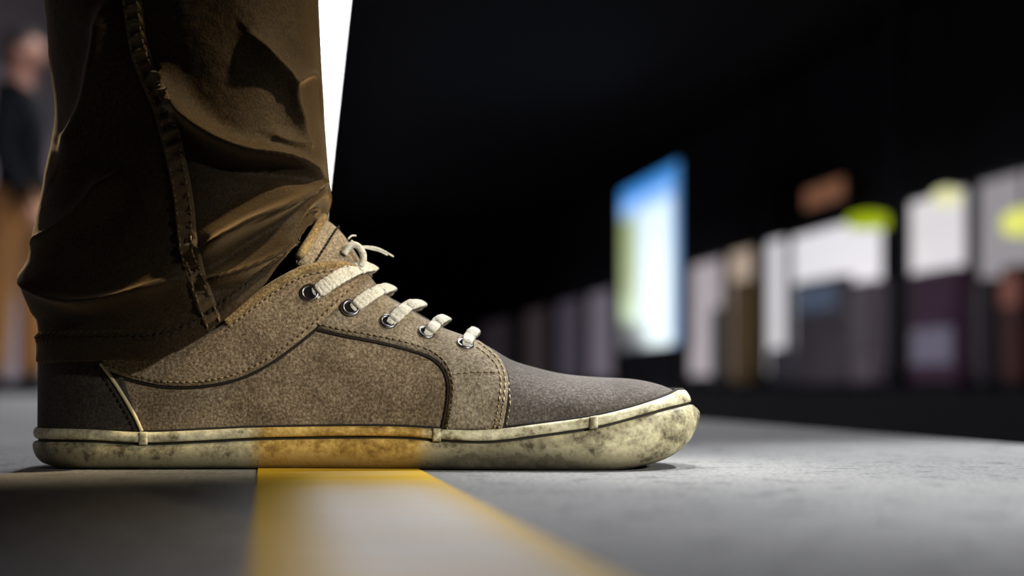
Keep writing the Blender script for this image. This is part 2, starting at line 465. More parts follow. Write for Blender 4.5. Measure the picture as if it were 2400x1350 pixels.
tag(r, 'dim orange brown sign on the dark wall above the widest shop window', 'sign')

# backlit billboard
QB = 6.2
s0, s1 = s_at(1592, QB)[0], s_at(1456, QB)[0]
zt = (z_at(1592, 374, QB) + z_at(1456, 450, QB))/2; zbm = z_at(1592, 806, QB)
bl = empty('billboard', qs(QB, (s0+s1)/2), A1); w = (s1-s0)/2
def poster_mat():
    m = mat('backlit_poster', (0.5, 0.5, 0.5), 0.4, 0.1); t = NT(m); g = t.sep('Generated')
    u = g[1]; v = g[2]                     # u: 0 near/right .. 1 far/left in the picture
    base = t.mix(t.smoothstep(v, 0.25, 0.8), (0.80, 0.93, 0.94), (0.70, 0.86, 1.02))
    wob = t.math('MULTIPLY', t.math('SUBTRACT', t.noise(2.2, 2), 0.5), 0.18)
    green = t.mix(t.smoothstep(v, 0.42, 0.16), (0.235, 0.30, 0.085), (0.50, 0.66, 0.40))
    c = t.mix(t.smoothstep(t.math('ADD', u, wob), 0.52, 0.84), base, green)
    c = t.mix(t.math('MULTIPLY', t.smoothstep(t.math('SUBTRACT', v, t.math('MULTIPLY', u, 0.16)), 0.10, -0.04), t.smoothstep(u, 0.40, 0.72)), c, (0.012, 0.02, 0.03))
    c = t.mix(t.smoothstep(t.math('ADD', v, t.math('MULTIPLY', wob, 0.4)), 0.78, 0.86), c, (0.22, 0.46, 0.92))
    c = t.mix(t.smoothstep(v, 0.88, 0.95), c, (0.008, 0.21, 0.62))
    c = t.mix(t.smoothstep(u, 0.16, 0.03), c, (0.02, 0.16, 0.42))
    t.link(c, t.b.inputs['Emission Color']); t.b.inputs['Emission Strength'].default_value = 1.15
    return m
mb = MB(); mb.box(-0.01, 0.0, -w, w, zbm, zt); mb.build('poster', poster_mat(), bl, smooth=False)
mb = MB(); mb.box(0.0, 0.18, -w - .06, w + .06, zbm - .06, zt + .06); mb.build('cabinet', M['black'], bl, smooth=False, bevel=.02)
for sy in (-.75, .75):
    mb = MB(); mb.box(.04, .14, w*sy - .06, w*sy + .06, 0, zbm); mb.build('post', M['black'], bl, smooth=False)
tag(bl, 'blue, white and green backlit billboard standing on the opposite platform', 'billboard')

# ------------------------------------------------------------------ people (skinned bodies)
def skinned(name, pts, edges, radii, material, parent, root=0, sub=2):
    me = bpy.data.meshes.new(name); me.from_pydata(pts, edges, []); me.update()
    ob = bpy.data.objects.new(name, me); COL.objects.link(ob)
    ob.modifiers.new('skin', 'SKIN')
    for sv, r in zip(me.skin_vertices[0].data, radii): sv.radius = (r, r) if not isinstance(r, tuple) else r
    for i, sv in enumerate(me.skin_vertices[0].data): sv.use_root = (i == root)
    ss = ob.modifiers.new('sub', 'SUBSURF'); ss.levels = sub; ss.render_levels = sub
    dg = bpy.context.evaluated_depsgraph_get(); ev = ob.evaluated_get(dg)
    new = bpy.data.meshes.new_from_object(ev, depsgraph=dg)
    ob.modifiers.clear(); ob.data = new; bpy.data.meshes.remove(me)
    new.name = name; new.materials.clear(); new.materials.append(material)
    new.polygons.foreach_set('use_smooth', [True]*len(new.polygons))
    ob.parent = parent
    return ob
def chain(pts, r):
    return pts, [(i, i+1) for i in range(len(pts)-1)], r

SKIN = mat('skin', (0.48, 0.24, 0.17), 0.6); HAIR = mat('dark_hair', (0.012, 0.009, 0.008), 0.7)
def head(parent, base, facing):
    """neck + head with nose, ears, eyes, mouth and hair; faces +x turned by `facing`"""
    r = facing
    def T(x, y, z): return (base[0] + x*math.cos(r) - y*math.sin(r), base[1] + x*math.sin(r) + y*math.cos(r), base[2] + z)
    bm = bmesh.new()
    bmesh.ops.create_uvsphere(bm, u_segments=28, v_segments=20, radius=1)
    for v in bm.verts:
        x, y, z = v.co
        jaw = 1 - 0.30*max(0, -z)
        px, py, pz = x*0.098*(jaw if x < 0 else 1 - .12*max(0, -z)), y*0.076*jaw, z*0.118
        if x > .75 and abs(y) < .30 and -.35 < z < .12: px += 0.020*(1 - abs(y)/.30)*(1 - abs(z + .12)/.25 if abs(z+.12) < .25 else 0)
        if abs(y) > .93 and abs(z + .05) < .28 and abs(x) < .25: py *= 1.13
        v.co = Vector(T(px, py, pz + 0.15))
    me = bpy.data.meshes.new('head'); 
    ring = [[Vector(T(.055*math.cos(k*math.pi/6) - .012, .055*math.sin(k*math.pi/6), z)) for k in range(12)] for z in (-.08, 0.0, 0.08)]
    for a, b in zip(ring, ring[1:]):
        va = [bm.verts.new(p) for p in a]; vb = [bm.verts.new(p) for p in b]
        for k in range(12): bm.faces.new((va[k], va[(k+1) % 12], vb[(k+1) % 12], vb[k]))
    bm.to_mesh(me); bm.free(); me.materials.append(SKIN)
    me.polygons.foreach_set('use_smooth', [True]*len(me.polygons))
    hd = bpy.data.objects.new('head', me); COL.objects.link(hd); hd.parent = parent
    bm = bmesh.new(); bmesh.ops.create_uvsphere(bm, u_segments=24, v_segments=16, radius=1)
    kill = [v for v in bm.verts if v.co.z < 0.15 - 0.9*max(0, -v.co.x + .1) - .2*(v.co.x < .1) or (v.co.x > .55 and v.co.z < .55)]
    bmesh.ops.delete(bm, geom=kill, context='VERTS')
    for v in bm.verts: v.co = Vector(T(v.co.x*.106 - .006, v.co.y*.085, v.co.z*.127 + .153))
    me = bpy.data.meshes.new('hair'); bm.to_mesh(me); bm.free(); me.materials.append(HAIR)
    hr = bpy.data.objects.new('hair', me); COL.objects.link(hr); hr.parent = parent
    sm = hr.modifiers.new('solid', 'SOLIDIFY'); sm.thickness = .012
    for sy in (-1, 1):
        mb = MB(); mb.tube([T(.083, sy*.030, .155), T(.0905, sy*.030, .155)], [.011, .006], 10); mb.build('eye', HAIR, hd)
    mb = MB(); mb.tube([T(.088, -.022, .083), T(.094, 0, .081), T(.088, .022, .083)], .005, 8); mb.build('mouth', mat('lips', (.35, .12, .1), .5), hd)

def hand(name, parent, wrist, d, side):
    """palm with four fingers and a thumb; d = direction of the forearm"""
    w = Vector(wrist); d = Vector(d).normalized(); s = Vector((0, 1, 0)) if abs(d.y) < .8 else Vector((1, 0, 0))
    f = d.cross(s).normalized(); s = f.cross(d).normalized()
    pts = [w - d*.02, w + d*.03, w + d*.075]; ed = [(0, 1), (1, 2)]; rr = [.024, (.030, .018), (.034, .015)]
    for k, L in enumerate((.068, .078, .074, .058)):
        b = w + d*.085 + f*(.027 - .018*k)
        i = len(pts); pts += [b, b + d*L*.5 + s*side*.006, b + d*L*.85 + s*side*.022]
        ed += [(2, i), (i, i+1), (i+1, i+2)]; rr += [.0095, .0088, .0072]
    b = w + d*.035 + f*.03; i = len(pts); pts += [b, b + d*.03 + f*.018, b + d*.058 + f*.022 + s*side*.008]
    ed += [(1, i), (i, i+1), (i+1, i+2)]; rr += [.012, .011, .009]
    skinned(name, [tuple(p) for p in pts], ed, rr, SKIN, parent)

# bystander on this platform, standing far behind the leg, facing right
by = empty('person', (-2.385, 6.9, 0)); TAN = mat('tan_trousers_cloth', (0.42, 0.20, 0.060), 0.85, sheen=.2)
JKT = mat('dark_jacket_cloth', (0.004, 0.005, 0.007), 0.9, 0.15)
skinned('trousers', [(0, 0, .92), (0, .09, .88), (.03, .10, .50), (.02, .10, .075), (0, -.09, .88), (-.06, -.10, .50), (-.10, -.10, .075)],
        [(0, 1), (1, 2), (2, 3), (0, 4), (4, 5), (5, 6)], [.13, .105, .075, .062, .105, .075, .062], TAN, by)
skinned('jacket', [(0, 0, .84), (0, 0, 1.08), (.01, 0, 1.32), (0, 0, 1.45), (0, .17, 1.42), (-.02, .23, 1.14), (.10, .21, .90), (0, -.17, 1.42), (-.02, -.23, 1.14), (.10, -.21, .90)],
        [(0, 1), (1, 2), (2, 3), (3, 4), (4, 5), (5, 6), (3, 7), (7, 8), (8, 9)], [(.13, .16), (.125, .15), (.13, .16), .08, .075, .058, .042, .075, .058, .042], JKT, by)
head(by, (0.015, 0, 1.50), 0.0)
hand('hand', by, (.12, .21, .87), (.35, 0, -.9), 1); hand('hand', by, (.12, -.21, .87), (.35, 0, -.9), 1)
for y, x in ((.10, .02), (-.10, -.10)):
    mb = MB(); rows = []
    for k in range(13):
        t = k/12; xx = x - .10 + .29*t; hh = lerp_table([(0, .07), (.35, .10), (.6, .06), (.9, .045), (1, .01)], t); ww = .045*math.sin(math.pi*min(1, .12 + t*.8))**.5
        rows.append([(xx, y + ww*math.cos(a*math.pi/8), max(0.0, hh*math.sin(a*math.pi/8))) for a in range(9)])
    mb.grid(rows); mb.build('shoe', JKT, by)
tag(by, 'blurred bystander in a dark jacket and tan trousers standing far behind the leg', 'person')

# ------------------------------------------------------------------ the sneaker
CY = 0.69                                    # centre line depth of the shoe
def xc(px): return X(px, CY)
XH, XT = xc(99), xc(1597)                    # heel and toe ends of the upper
W_TAB = [(-.24, .033), (-.195, .0335), (-.15, .033), (-.10, .033), (-.05, .0375), (0, .0425), (.03, .044), (.09, .044)]
def w_body(x): return smooth_table(W_TAB, x)
def w_up(x, xh=XH, xt=XT, off=0.0):
    """plan half width, rounded at heel and toe"""
    w = w_body(x) + off
    a = xh + .036
    if x < a: w *= math.sqrt(max(0.0, 1 - ((a - x)/(a - xh))**2.3))
    b = xt - .056
    if x > b: w *= max(0.0, 1 - ((x - b)/(xt - b))**2.3)**0.5
    return w
CREST = sorted([(xc(a), Z(b, CY)) for a, b in ((1605, 938), (1580, 917), (1540, 900), (1480, 888), (1400, 884), (1320, 876), (1250, 860), (1195, 842), (1150, 815), (1110, 795),
                (1040, 768), (960, 722), (900, 688), (860, 655), (800, 600), (740, 560), (640, 540), (80, 540))])
def crest(x): return smooth_table(CREST, x)
def near_z(px, py):
    x = xc(px)
    for _ in range(3): Y = CY - w_up(x, xc(93), xc(1636), .003); x = X(px, Y)
    return (x, Z(py, Y))
TOPL = sorted(near_z(a, b) for a, b in ((82, 999), (200, 1006), (335, 1013), (470, 1008), (610, 1002), (860, 999), (960, 1001), (1030, 1006), (1120, 1008), (1180, 1004), (1260, 994), (1390, 976), (1480, 955), (1560, 930), (1596, 914)))
GRVL = sorted(near_z(a, b) for a, b in ((82, 1025), (200, 1031), (335, 1038), (470, 1033), (610, 1026), (860, 1022), (960, 1024), (1030, 1030), (1120, 1034), (1180, 1031), (1260, 1020), (1390, 1001), (1480, 979), (1560, 957), (1616, 944)))
BOTL = [(-.2300, .011), (-.2255, .0045), (-.219, .0015), (-.203, 0), (.040, 0), (.052, .0004), (.060, .0016), (.069, .0036), (.0765, .0066), (.0828, .0105), (.0875, .0155), (.0905, .0205)]
def ztop(x): return smooth_table(TOPL, x)
def zgrv(x): return smooth_table(GRVL, x)
def zbot(x): return max(0.0, smooth_table(BOTL, x))
PP = 2.5
def base_z(x): return ztop(x) - .003
def y_in(x, z):
    zs, zc = base_z(x), max(crest(x), base_z(x) + .002)
    t = min(1.0, max(0.0, (z - zs)/(zc - zs)))
    return w_up(x)*(1 - t**PP)**0.5
def surf(px, py, off=0.0):
    """point of the near side of the upper seen at a pixel of the photograph, lifted by off"""
    Y = .655
    for _ in range(14):
        x = min(XT - .0003, max(XH + .0003, X(px, Y))); z = min(Z(py, Y), crest(x)); Yn = CY - y_in(x, z); Y += (Yn - Y)*.7
    e = .0006
    sx = (-(y_in(min(x + e, XT - .0001), z) - y_in(max(x - e, XH + .0001), z)))/(2*e); sz = (-(y_in(x, z + e) - y_in(x, z - e)))/(2*e)
    sx = max(-3, min(3, sx)); sz = max(-3, min(3, sz))
    n = Vector((sx, -1, sz)).normalized()
    return Vector((x, Y, z)) + n*off, n
def surf_pts(pts, off, step=6): return [surf(a, b, off)[0] for a, b in resample(pts, step)]

shoe = empty('sneaker', (xc(560), CY, 0))
shoe_parts = []
def sp(mb, name, m, parent=None, **k):
    ob = mb.build(name, m, **k)
    ob.parent = parent or shoe
    if parent is None: ob.location = (-shoe.location.x, -shoe.location.y, 0)
    return ob

COLLAR = [(70, 770), (200, 790), (350, 792), (450, 785), (505, 770), (545, 747), (590, 710), (640, 675), (690, 645), (720, 634), (760, 628), (805, 624), (830, 600)]
def collar_z(x):
    px = 1200 + x*F/(CY - .03)
    return Z(smooth_table(COLLAR, px), CY - .028)
# stations, bunched at heel and toe
xs = [XH + (XT - XH)*(0.5 - 0.5*math.cos(math.pi*k/130)) for k in range(131)]
XV = xc(815)                                  # front end of the collar opening
def upper_pt(x, t, sgn, off=0.0):
    zs, zc = base_z(x), max(crest(x), base_z(x) + .002)
    w = w_up(x)
    return Vector((x, CY + sgn*(w + off)*(1 - t**PP)**0.5, zs + (zc - zs)*t + off*t))
def tmax(x):
    if x >= XV: return 1.0
    zs, zc = base_z(x), crest(x)
    return min(1.0, max(.2, (collar_z(x) - zs)/(zc - zs)))
mb = MB(); NT_ = 26
for sgn in (-1, 1):
    mb.grid([[upper_pt(x, tmax(x)*(1 - (1 - j/NT_)**1.6), sgn) for j in range(NT_ + 1)] for x in xs])
up = sp(mb, 'upper', M['canvas_toe'])
me = up.data
bm = bmesh.new(); bm.from_mesh(me); bmesh.ops.remove_doubles(bm, verts=bm.verts, dist=2e-5); bmesh.ops.recalc_face_normals(bm, faces=bm.faces); bm.to_mesh(me); bm.free()
sd = up.modifiers.new('solid', 'SOLIDIFY'); sd.thickness = .0022; sd.offset = -1

def patch(name, poly, thick, m, grid=9, parent=None, mirror=True):
    """a cut panel laid on the side of the upper, with its own edge thickness"""
    pts = resample(poly + [poly[0]], 7)[:-1]
    n = len(pts)
    v2 = [Vector(p) for p in pts]; edges = [(i, (i+1) % n) for i in range(n)]
    x0, x1 = min(p[0] for p in pts), max(p[0] for p in pts); y0, y1 = min(p[1] for p in pts), max(p[1] for p in pts)
    def inside(x, y):
        c = False
        for i in range(n):
            (ax, ay), (bx, by_) = pts[i], pts[(i+1) % n]
            if (ay > y) != (by_ > y) and x < (bx-ax)*(y-ay)/(by_-ay) + ax: c = not c
        return c
    def dist(x, y): return min(math.hypot(x-a, y-b) for a, b in pts)
    yy = y0
    while yy < y1:
        xx = x0
        while xx < x1:
            if inside(xx, yy) and dist(xx, yy) > grid*.6: v2.append(Vector((xx, yy)))
            xx += grid
        yy += grid
    ov, oe, of, ovi, _, _ = delaunay_2d_cdt(v2, edges, [list(range(n))], 1, 1e-4)
    bidx = {}
    for k, src in enumerate(ovi):
        for sidx in src:
            if sidx < n: bidx[k] = True
    mb = MB(); top = []; bev = []; low = []
    for k, p in enumerate(ov):
        q, nn = surf(p.x, p.y, thick if k not in bidx else thick*.72)
        top.append(q); low.append(surf(p.x, p.y, -.0006)[0] if k in bidx else None)
    vs = list(top); lowi = {}
    for k in bidx: lowi[k] = len(vs); vs.append(low[k])
    fs = [tuple(f) for f in of]
    cnt = {}
    for f in of:
        for a, b in zip(f, list(f[1:]) + [f[0]]): cnt[tuple(sorted((a, b)))] = cnt.get(tuple(sorted((a, b))), 0) + 1
    for (a, b), c in cnt.items():
        if c == 1 and a in lowi and b in lowi: fs.append((a, b, lowi[b], lowi[a]))
    mb.add(vs, fs)
    if mirror: mb.add([(v[0], 2*CY - v[1], v[2]) for v in vs], [tuple(reversed(f)) for f in fs])
    return sp(mb, name, m)

seam1 = spline([(248, 866), (290, 882), (340, 896), (400, 905), (480, 903), (560, 886), (630, 852), (690, 810), (742, 768), (800, 714), (850, 668), (872, 650)], 6)
collar_top = spline([(840, 640), (800, 630), (760, 631), (720, 637), (690, 648), (640, 677), (590, 712), (545, 748)], 4)
eye_low = spline([(742, 770), (800, 784), (870, 798), (940, 814), (1000, 834), (1036, 860), (1053, 900), (1051, 950), (1040, 1006)], 6)
eye_front = spline([(1178, 1006), (1188, 950), (1190, 895), (1176, 855), (1150, 826), (1118, 803)], 6)
eye_top = spline([(1100, 797), (1040, 776), (1000, 757), (960, 733), (910, 703), (878, 672), (868, 656)], 4)
quarter = [(250, 872)] + [p for p in seam1 if p[0] < 740] + [p for p in eye_low] + [(900, 1004), (600, 1008), (340, 1016), (300, 960)]
patch('quarter', quarter, .0005, M['canvas'])
patch('eyestay', eye_low + eye_front + eye_top + [p for p in reversed(seam1) if p[0] > 742], .0020, M['canvas_light'])
patch('collar_panel', seam1 + collar_top + [(490, 785), (420, 805), (300, 815), (240, 830)], .0026, M['canvas'])
mb = MB()
for line in (seam1, eye_low): mb.tube(surf_pts(offset_line(line, 3.5), .0008, 4), .00065, 6)
mb.tube(surf_pts(offset_line(eye_front, 2.0), .0003, 4), .0006, 6)
tag(sp(mb, 'seam_shade', M['thread_dark']), 'dark lines modelled for the shadow under the panel seams')  # dark tubes stand in for the shadow gaps below the panel edges
# heel counter wraps round the back
def hx(t): return lerp_table([(0, X(338, .657)), (1, X(236, .657))], t)
rows = []
hs = [k/40 for k in range(41)]
for sgn in (-1, 1):
    rr = []
    for k in range(41):
        row = []
        for j in range(19):
            tz = (j/18)*0.62; e = hx(min(1, tz*1.75))
            u = 1 - math.cos(.5*math.pi*k/40)
            x = XH + (e - XH)*u
            row.append(upper_pt(max(x, XH), tz, sgn, .0014))
        rr.append(row)
    rows.append(rr)
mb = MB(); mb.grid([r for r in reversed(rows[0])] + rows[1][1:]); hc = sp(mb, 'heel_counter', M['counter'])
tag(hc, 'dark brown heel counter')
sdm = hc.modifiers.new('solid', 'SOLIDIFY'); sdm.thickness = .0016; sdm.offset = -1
pip = spline([(238, 852), (262, 884), (292, 930), (318, 975), (336, 1014)], 8)
mb = MB(); mb.tube(surf_pts(pip, .0016), .0009, 8); tag(sp(mb, 'piping', M['piping']), 'cream piping at the edge of the heel counter')
mb = MB(); bind = spline([(530, 758), (560, 735), (590, 712), (640, 676), (690, 648), (720, 636), (760, 629), (800, 629), (835, 640)], 6)
mb.tube(surf_pts(bind, .0014), .0026, 10); tag(sp(mb, 'collar_binding', M['binding']), 'ochre binding round the collar')

def stitches(mb, pts, off, ln=10, gap=5, r=.00042):
    p = resample(pts, 2.5); k = 0; a = int(ln/2.5); g = int(gap/2.5)
    while k + a < len(p):
        seg = [surf(*p[k + i], off + (.0004*math.sin(math.pi*i/a)))[0] for i in range(0, a + 1, 2)]
        mb.tube(seg, r, 5); k += a + g
mb = MB()
stitches(mb, offset_line([p for p in seam1], -9), .0026)
stitches(mb, offset_line(eye_low, -9), .0020)
tag(sp(mb, 'stitching', M['thread_tan']), 'tan stitching along the side panels', kind='stuff')
mb = MB()
for d in (8, 18): stitches(mb, offset_line(eye_front, -d), .0020)
for d in (10,): stitches(mb, [(1172 + d, 868 + 0), (1192, 900), (1196, 950), (1186, 1004)], .0004)
tag(sp(mb, 'stitching', M['thread']), 'pale double stitching at the front of the eyestay', kind='stuff')
mb = MB(); stitches(mb, [(1058, 882), (1110, 878), (1172, 880)], .0020); stitches(mb, offset_line(bind, 15), .0026)
tag(sp(mb, 'stitching', M['thread_tan']), 'tan stitching under the collar binding', kind='stuff')
mb = MB(); stitches(mb, offset_line([(238, 852), (262, 884), (292, 930), (318, 975), (336, 1014)], 14), .0017)
tag(sp(mb, 'stitching', M['thread_dark']), 'dark stitching on the heel counter', kind='stuff')

# sole
SXH, SXT = xc(93), xc(1637)
def outline(off, tip=1637, n=240):
    xt = xc(tip)
    half = [SXH - off + (xt - SXH + off)*(0.5 - 0.5*math.cos(math.pi*k/(n//2))) for k in range(n//2 + 1)]
    near = [(x, CY - w_up(x, SXH - off, xt, .0035 + off)) for x in half]
    far = [(x, 2*CY - y) for x, y in reversed(near[1:-1])]
    return near + far
def ring(off, fz, tip=1637): return [(x, y, fz(min(max(x, SXH), SXT))) for x, y in outline(off, tip)]
def mixz(a): return lambda x: zbot(x) + (zgrv(x) - .0012 - zbot(x))*a
mb = MB()
mb.grid([ring(-.012, lambda x: zbot(x) + .0005, 1560), ring(-.0035, lambda x: zbot(x) + .0004, 1612), ring(-.0012, mixz(.08), 1625), ring(.0002, mixz(.2), 1633), ring(.0009, mixz(.4), 1638), ring(.0010, mixz(.6), 1638), ring(.0007, mixz(.82), 1633), ring(.0003, mixz(.93), 1627), ring(-.0004, mixz(1.0), 1622), ring(-.004, mixz(1.0), 1606)], close_u=True)
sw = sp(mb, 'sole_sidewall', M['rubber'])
tag(sw, 'thick cream rubber sole wall stained with dirt, ochre bounce light painted along its arch')
def mixb(a): return lambda x: zgrv(x) + (ztop(x) - zgrv(x))*a
mb = MB()
mb.grid([ring(-.004, mixb(.0), 1608), ring(-.0004, mixb(.02), 1616), ring(.0004, mixb(.18), 1618), ring(.0008, mixb(.5), 1615), ring(.0004, mixb(.82), 1609), ring(-.0004, mixb(.99), 1604), ring(-.0022, mixb(1.0), 1598), ring(-.0045, mixb(.9), 1590)], close_u=True)
tag(sp(mb, 'foxing_band', M['rubber_band']), 'thin cream rubber band round the top of the sole')
mb = MB(); mb.grid([ring(-.0015, lambda x: zgrv(x) - .0016, 1612), ring(-.0013, lambda x: zgrv(x) + .0006, 1612)], close_u=True); sp(mb, 'sole_groove', M['outsole'])
mb = MB(); rr = ring(-.0040, lambda x: zbot(x) + .0002, 1600); mb.grid([ring(-.0036, lambda x: zbot(x) + .0016, 1603), rr], close_u=True)
n0 = len(mb.v); half = len(rr)//2
mb.v += rr
mb.f += [(n0 + i, n0 + i + 1, n0 + (len(rr) - i - 1) % len(rr), n0 + (len(rr) - i) % len(rr)) for i in range(0, half)]
sp(mb, 'outsole', M['outsole'])
mb = MB(); op = [p for p in ring(-.0029, lambda x: ztop(x) + .0001, 1598)]
mb.tube(op[2:-2], .0009, 6); tag(sp(mb, 'welt_shade', M['thread_dark']), 'dark cord for the shade in the gap between canvas and rubber band')  # dark tube put in as shade where canvas meets rubber
# overlapping rubber strips at the joints of the foxing
for px, py0, py1 in ((337, 1013, 1042), (1024, 1005, 1034), (1391, 976, 1004)):
    x, z0 = near_z(px, py1); z1 = near_z(px, py0)[1]
    mb = MB(); rows = []
    for dxx in (-.0017, -.0013, -.0004, .0004, .0013, .0017):
        xx = x + dxx; lift = .0009 if abs(dxx) < .0015 else .0004
        yb = CY - w_up(xx, SXH, SXT, .0035)
        dz = ztop(xx) - ztop(x)
        rows.append([(xx, yb - lift*k, z0 + dz + (z1 - z0)*t) for t, k in ((0, .3), (.12, .9), (.5, 1), (.88, .9), (1, .3))])
    mb.grid(rows); o = sp(mb, 'rubber_joint', M['rubber_band'])
    s_ = o.modifiers.new('solid', 'SOLIDIFY'); s_.thickness = .0008; s_.offset = 0

# tongue
mb = MB(); rows = []; rows2 = []
N1, N2 = 14, 18
def tongue_pt(u, a, lift=0.0):
    """u: 0 top edge .. 1 lower end; a: -1 near .. 1 far"""
    b = abs(a)**1.7
    cx, cz = xc(764 + (872-764)*u), Z(514 + (648-514)*u - 10*math.sin(math.pi*u), CY)
    ex, ez = X(706 + (800-706)*u, CY-.021), Z(606 + (668-606)*u, CY-.021)
    wob = .0012*math.sin(5*u + 3*a)
    return Vector((cx + (ex-cx)*b + .66*lift, CY + .021*a, cz + (ez-cz)*b + .75*lift + wob))
T_ = .0052
for i in range(N1 + 1):
    u = i/N1
    rows.append([tongue_pt(u, -1 + 2*j/N2) for j in range(N2 + 1)])
    rows2.append([tongue_pt(u + (.03 if i == 0 else 0), (-1 + 2*j/N2)*.97, -T_) for j in range(N2 + 1)])
mb.grid(rows); mb.grid([list(reversed(r)) for r in rows2])
mb.grid([rows[0], [ (p+q)/2 + Vector((-.0012, 0, .0012)) for p, q in zip(rows[0], rows2[0])], rows2[0]])
for j in (0, N2):
    a = [r[j] for r in rows]; b = [r[j] for r in rows2]
    s_ = -1 if j == 0 else 1
    mb.grid([a, [(p+q)/2 + Vector((0, s_*.0012, 0)) for p, q in zip(a, b)], b])
tg = sp(mb, 'tongue', M['canvas_light']); tag(tg, 'pale tan tongue standing up over the laces')
bm = bmesh.new(); bm.from_mesh(tg.data); bmesh.ops.remove_doubles(bm, verts=bm.verts, dist=1e-5); bmesh.ops.recalc_face_normals(bm, faces=bm.faces); bm.to_mesh(tg.data); bm.free()
mb = MB()
for k in range(-14, 15):
    a0, a1 = (k - .34)/15, (k + .34)/15
    mb.tube([tongue_pt(.25, a0, .0005), tongue_pt(.25, (a0+a1)/2, .0010), tongue_pt(.25, a1, .0005)], .0005, 5)
st = mb.build('stitching', M['thread_dark']); st.parent = tg; tag(st, 'dark stitching across the tongue', kind='stuff')
mb = MB(); mb.tube([tongue_pt(0.0, -1 + 2*j/24, .0002) + Vector((-.0012, 0, .0006)) for j in range(25)], .0022, 8)
st = mb.build('tongue_binding', M['binding']); st.parent = tg

# eyelets and laces
EYE = [(727, 691), (820, 727), (908, 760), (996, 787), (1088, 815)]
LACE = [([(740, 686), (768, 666), (802, 645), (838, 629), (872, 622)], 38),
        ([(831, 720), (852, 702), (884, 682), (918, 670)], 33),
        ([(919, 751), (938, 732), (962, 714), (992, 708)], 30),
        ([(1005, 778), (1018, 762), (1034, 747), (1050, 742)], 27),
        ([(1094, 806), (1099, 792), (1106, 780), (1116, 771)], 27)]
for i, (ex, ey) in enumerate(EYE):
    off = .0027 if i < 2 else .0021
    c, n = surf(ex, ey, off)
    u = n.cross(Vector((0, 0, 1))).normalized(); v = u.cross(n)
    e = empty('eyelet'); e.parent = shoe; e.location = c - Vector((shoe.location.x, shoe.location.y, 0))
    R_ = .0036 - .0003*(i > 1)
    mb = MB(); rows = []
    for k in range(24):
        a = 2*math.pi*k/24; d = u*math.cos(a) + v*math.sin(a)
        rows.append([d*(R_ + .0010*math.cos(b*math.pi/4)) + n*(.0009*math.sin(b*math.pi/4)) for b in range(8)])
    mb.grid(rows, close_u=True, close_v=True); o = mb.build('metal_ring', M['eyelet'], e)
    mb = MB(); mb.v = [tuple(n*.0001)] + [tuple((u*math.cos(2*math.pi*k/20) + v*math.sin(2*math.pi*k/20))*R_ + n*.0002) for k in range(20)]
    mb.f = [(0, 1 + k, 1 + (k+1) % 20) for k in range(20)]; mb.build('eyelet_hole', M['hole'], e)

for i, (path, wpx) in enumerate(LACE):
    p = resample(spline(path, 8), 4)
    c0, n0 = surf(*path[0], .0008)
    yN = c0.y; m_ = len(p); near = []
    for k, (a, b) in enumerate(p):
        t = k/(m_ - 1); q0, nq = surf(a, b)
        Y = q0.y - (.0030 + .0014*math.sin(math.pi*t))/max(.35, -nq.y)
        Y += (CY - Y)*max(0, (t - .82)/.18)
        near.append(Vector((X(a, Y), Y, Z(b, Y))))
    far = [Vector((q.x - .004*k/m_, 2*CY - q.y, q.z)) for k, q in enumerate(reversed(near[:-1]))]
    full = [near[0] + (near[0]-near[1]).normalized()*.002 + n0*-.003] + near + far
    wd = wpx/F*.66/2
    mb = MB(); rows = []
    for k, q in enumerate(full):
        t = (full[min(k+1, len(full)-1)] - full[max(k-1, 0)]).normalized()
        tt = min(1.0, k/m_); sg = -1 if k <= m_ else 1
        nn = Vector((.25, sg*(1.0 - .45*tt), .55)).normalized()
        wv = t.cross(nn).normalized(); nn = wv.cross(t).normalized()
        if nn.z < 0: nn = -nn
        ease = min(1.0, .72 + .28*k/5); ww = wd*ease*1.04; th = .0009
        jit = 1 + .05*math.sin(k*1.9 + i)
        rows.append([q + wv*ww*jit*math.cos(g*math.pi/6)*1.0 + nn*th*math.sin(g*math.pi/6)*(1.0 + .30*math.sin(k*2.4)) for g in range(12)])
    mb.grid(rows, close_u=True); o = sp(mb, 'lace', M['lace'])
# loose lace loop on the tongue and its frayed end
def cpath(pts, y0=CY - .006, y1=None):
    n = len(pts); return [Vector((X(a, y0 + ((y1 or y0) - y0)*k/(n-1)), y0 + ((y1 or y0) - y0)*k/(n-1), Z(b, y0))) for k, (a, b) in enumerate(pts)]
mb = MB(); lp = cpath(spline([(806, 596), (818, 578), (834, 574), (848, 588), (852, 606), (846, 622)], 6), CY - .012, CY - .010)
mb.tube(lp, .0017, 8); sp(mb, 'lace_loop', M['lace'])
mb = MB(); lp = cpath(spline([(822, 566), (840, 578), (862, 578), (884, 580), (904, 588), (922, 598)], 6), CY - .004, CY + .004)
n_ = len(lp); mb.tube(lp, [.0011 - .0007*k/n_ for k in range(n_)], 6)
lp = cpath(spline([(850, 580), (872, 584), (890, 588), (908, 596)], 5), CY - .003, CY + .002); mb.tube(lp, .0004, 5)
lp = cpath(spline([(816, 560), (824, 552), (834, 551)], 5), CY - .003, CY); mb.tube(lp, .0005, 5)
sp(mb, 'lace_end', M['lace'])
tag(shoe, 'worn tan canvas sneaker with cream rubber sole and white laces standing on the yellow line', 'shoe')

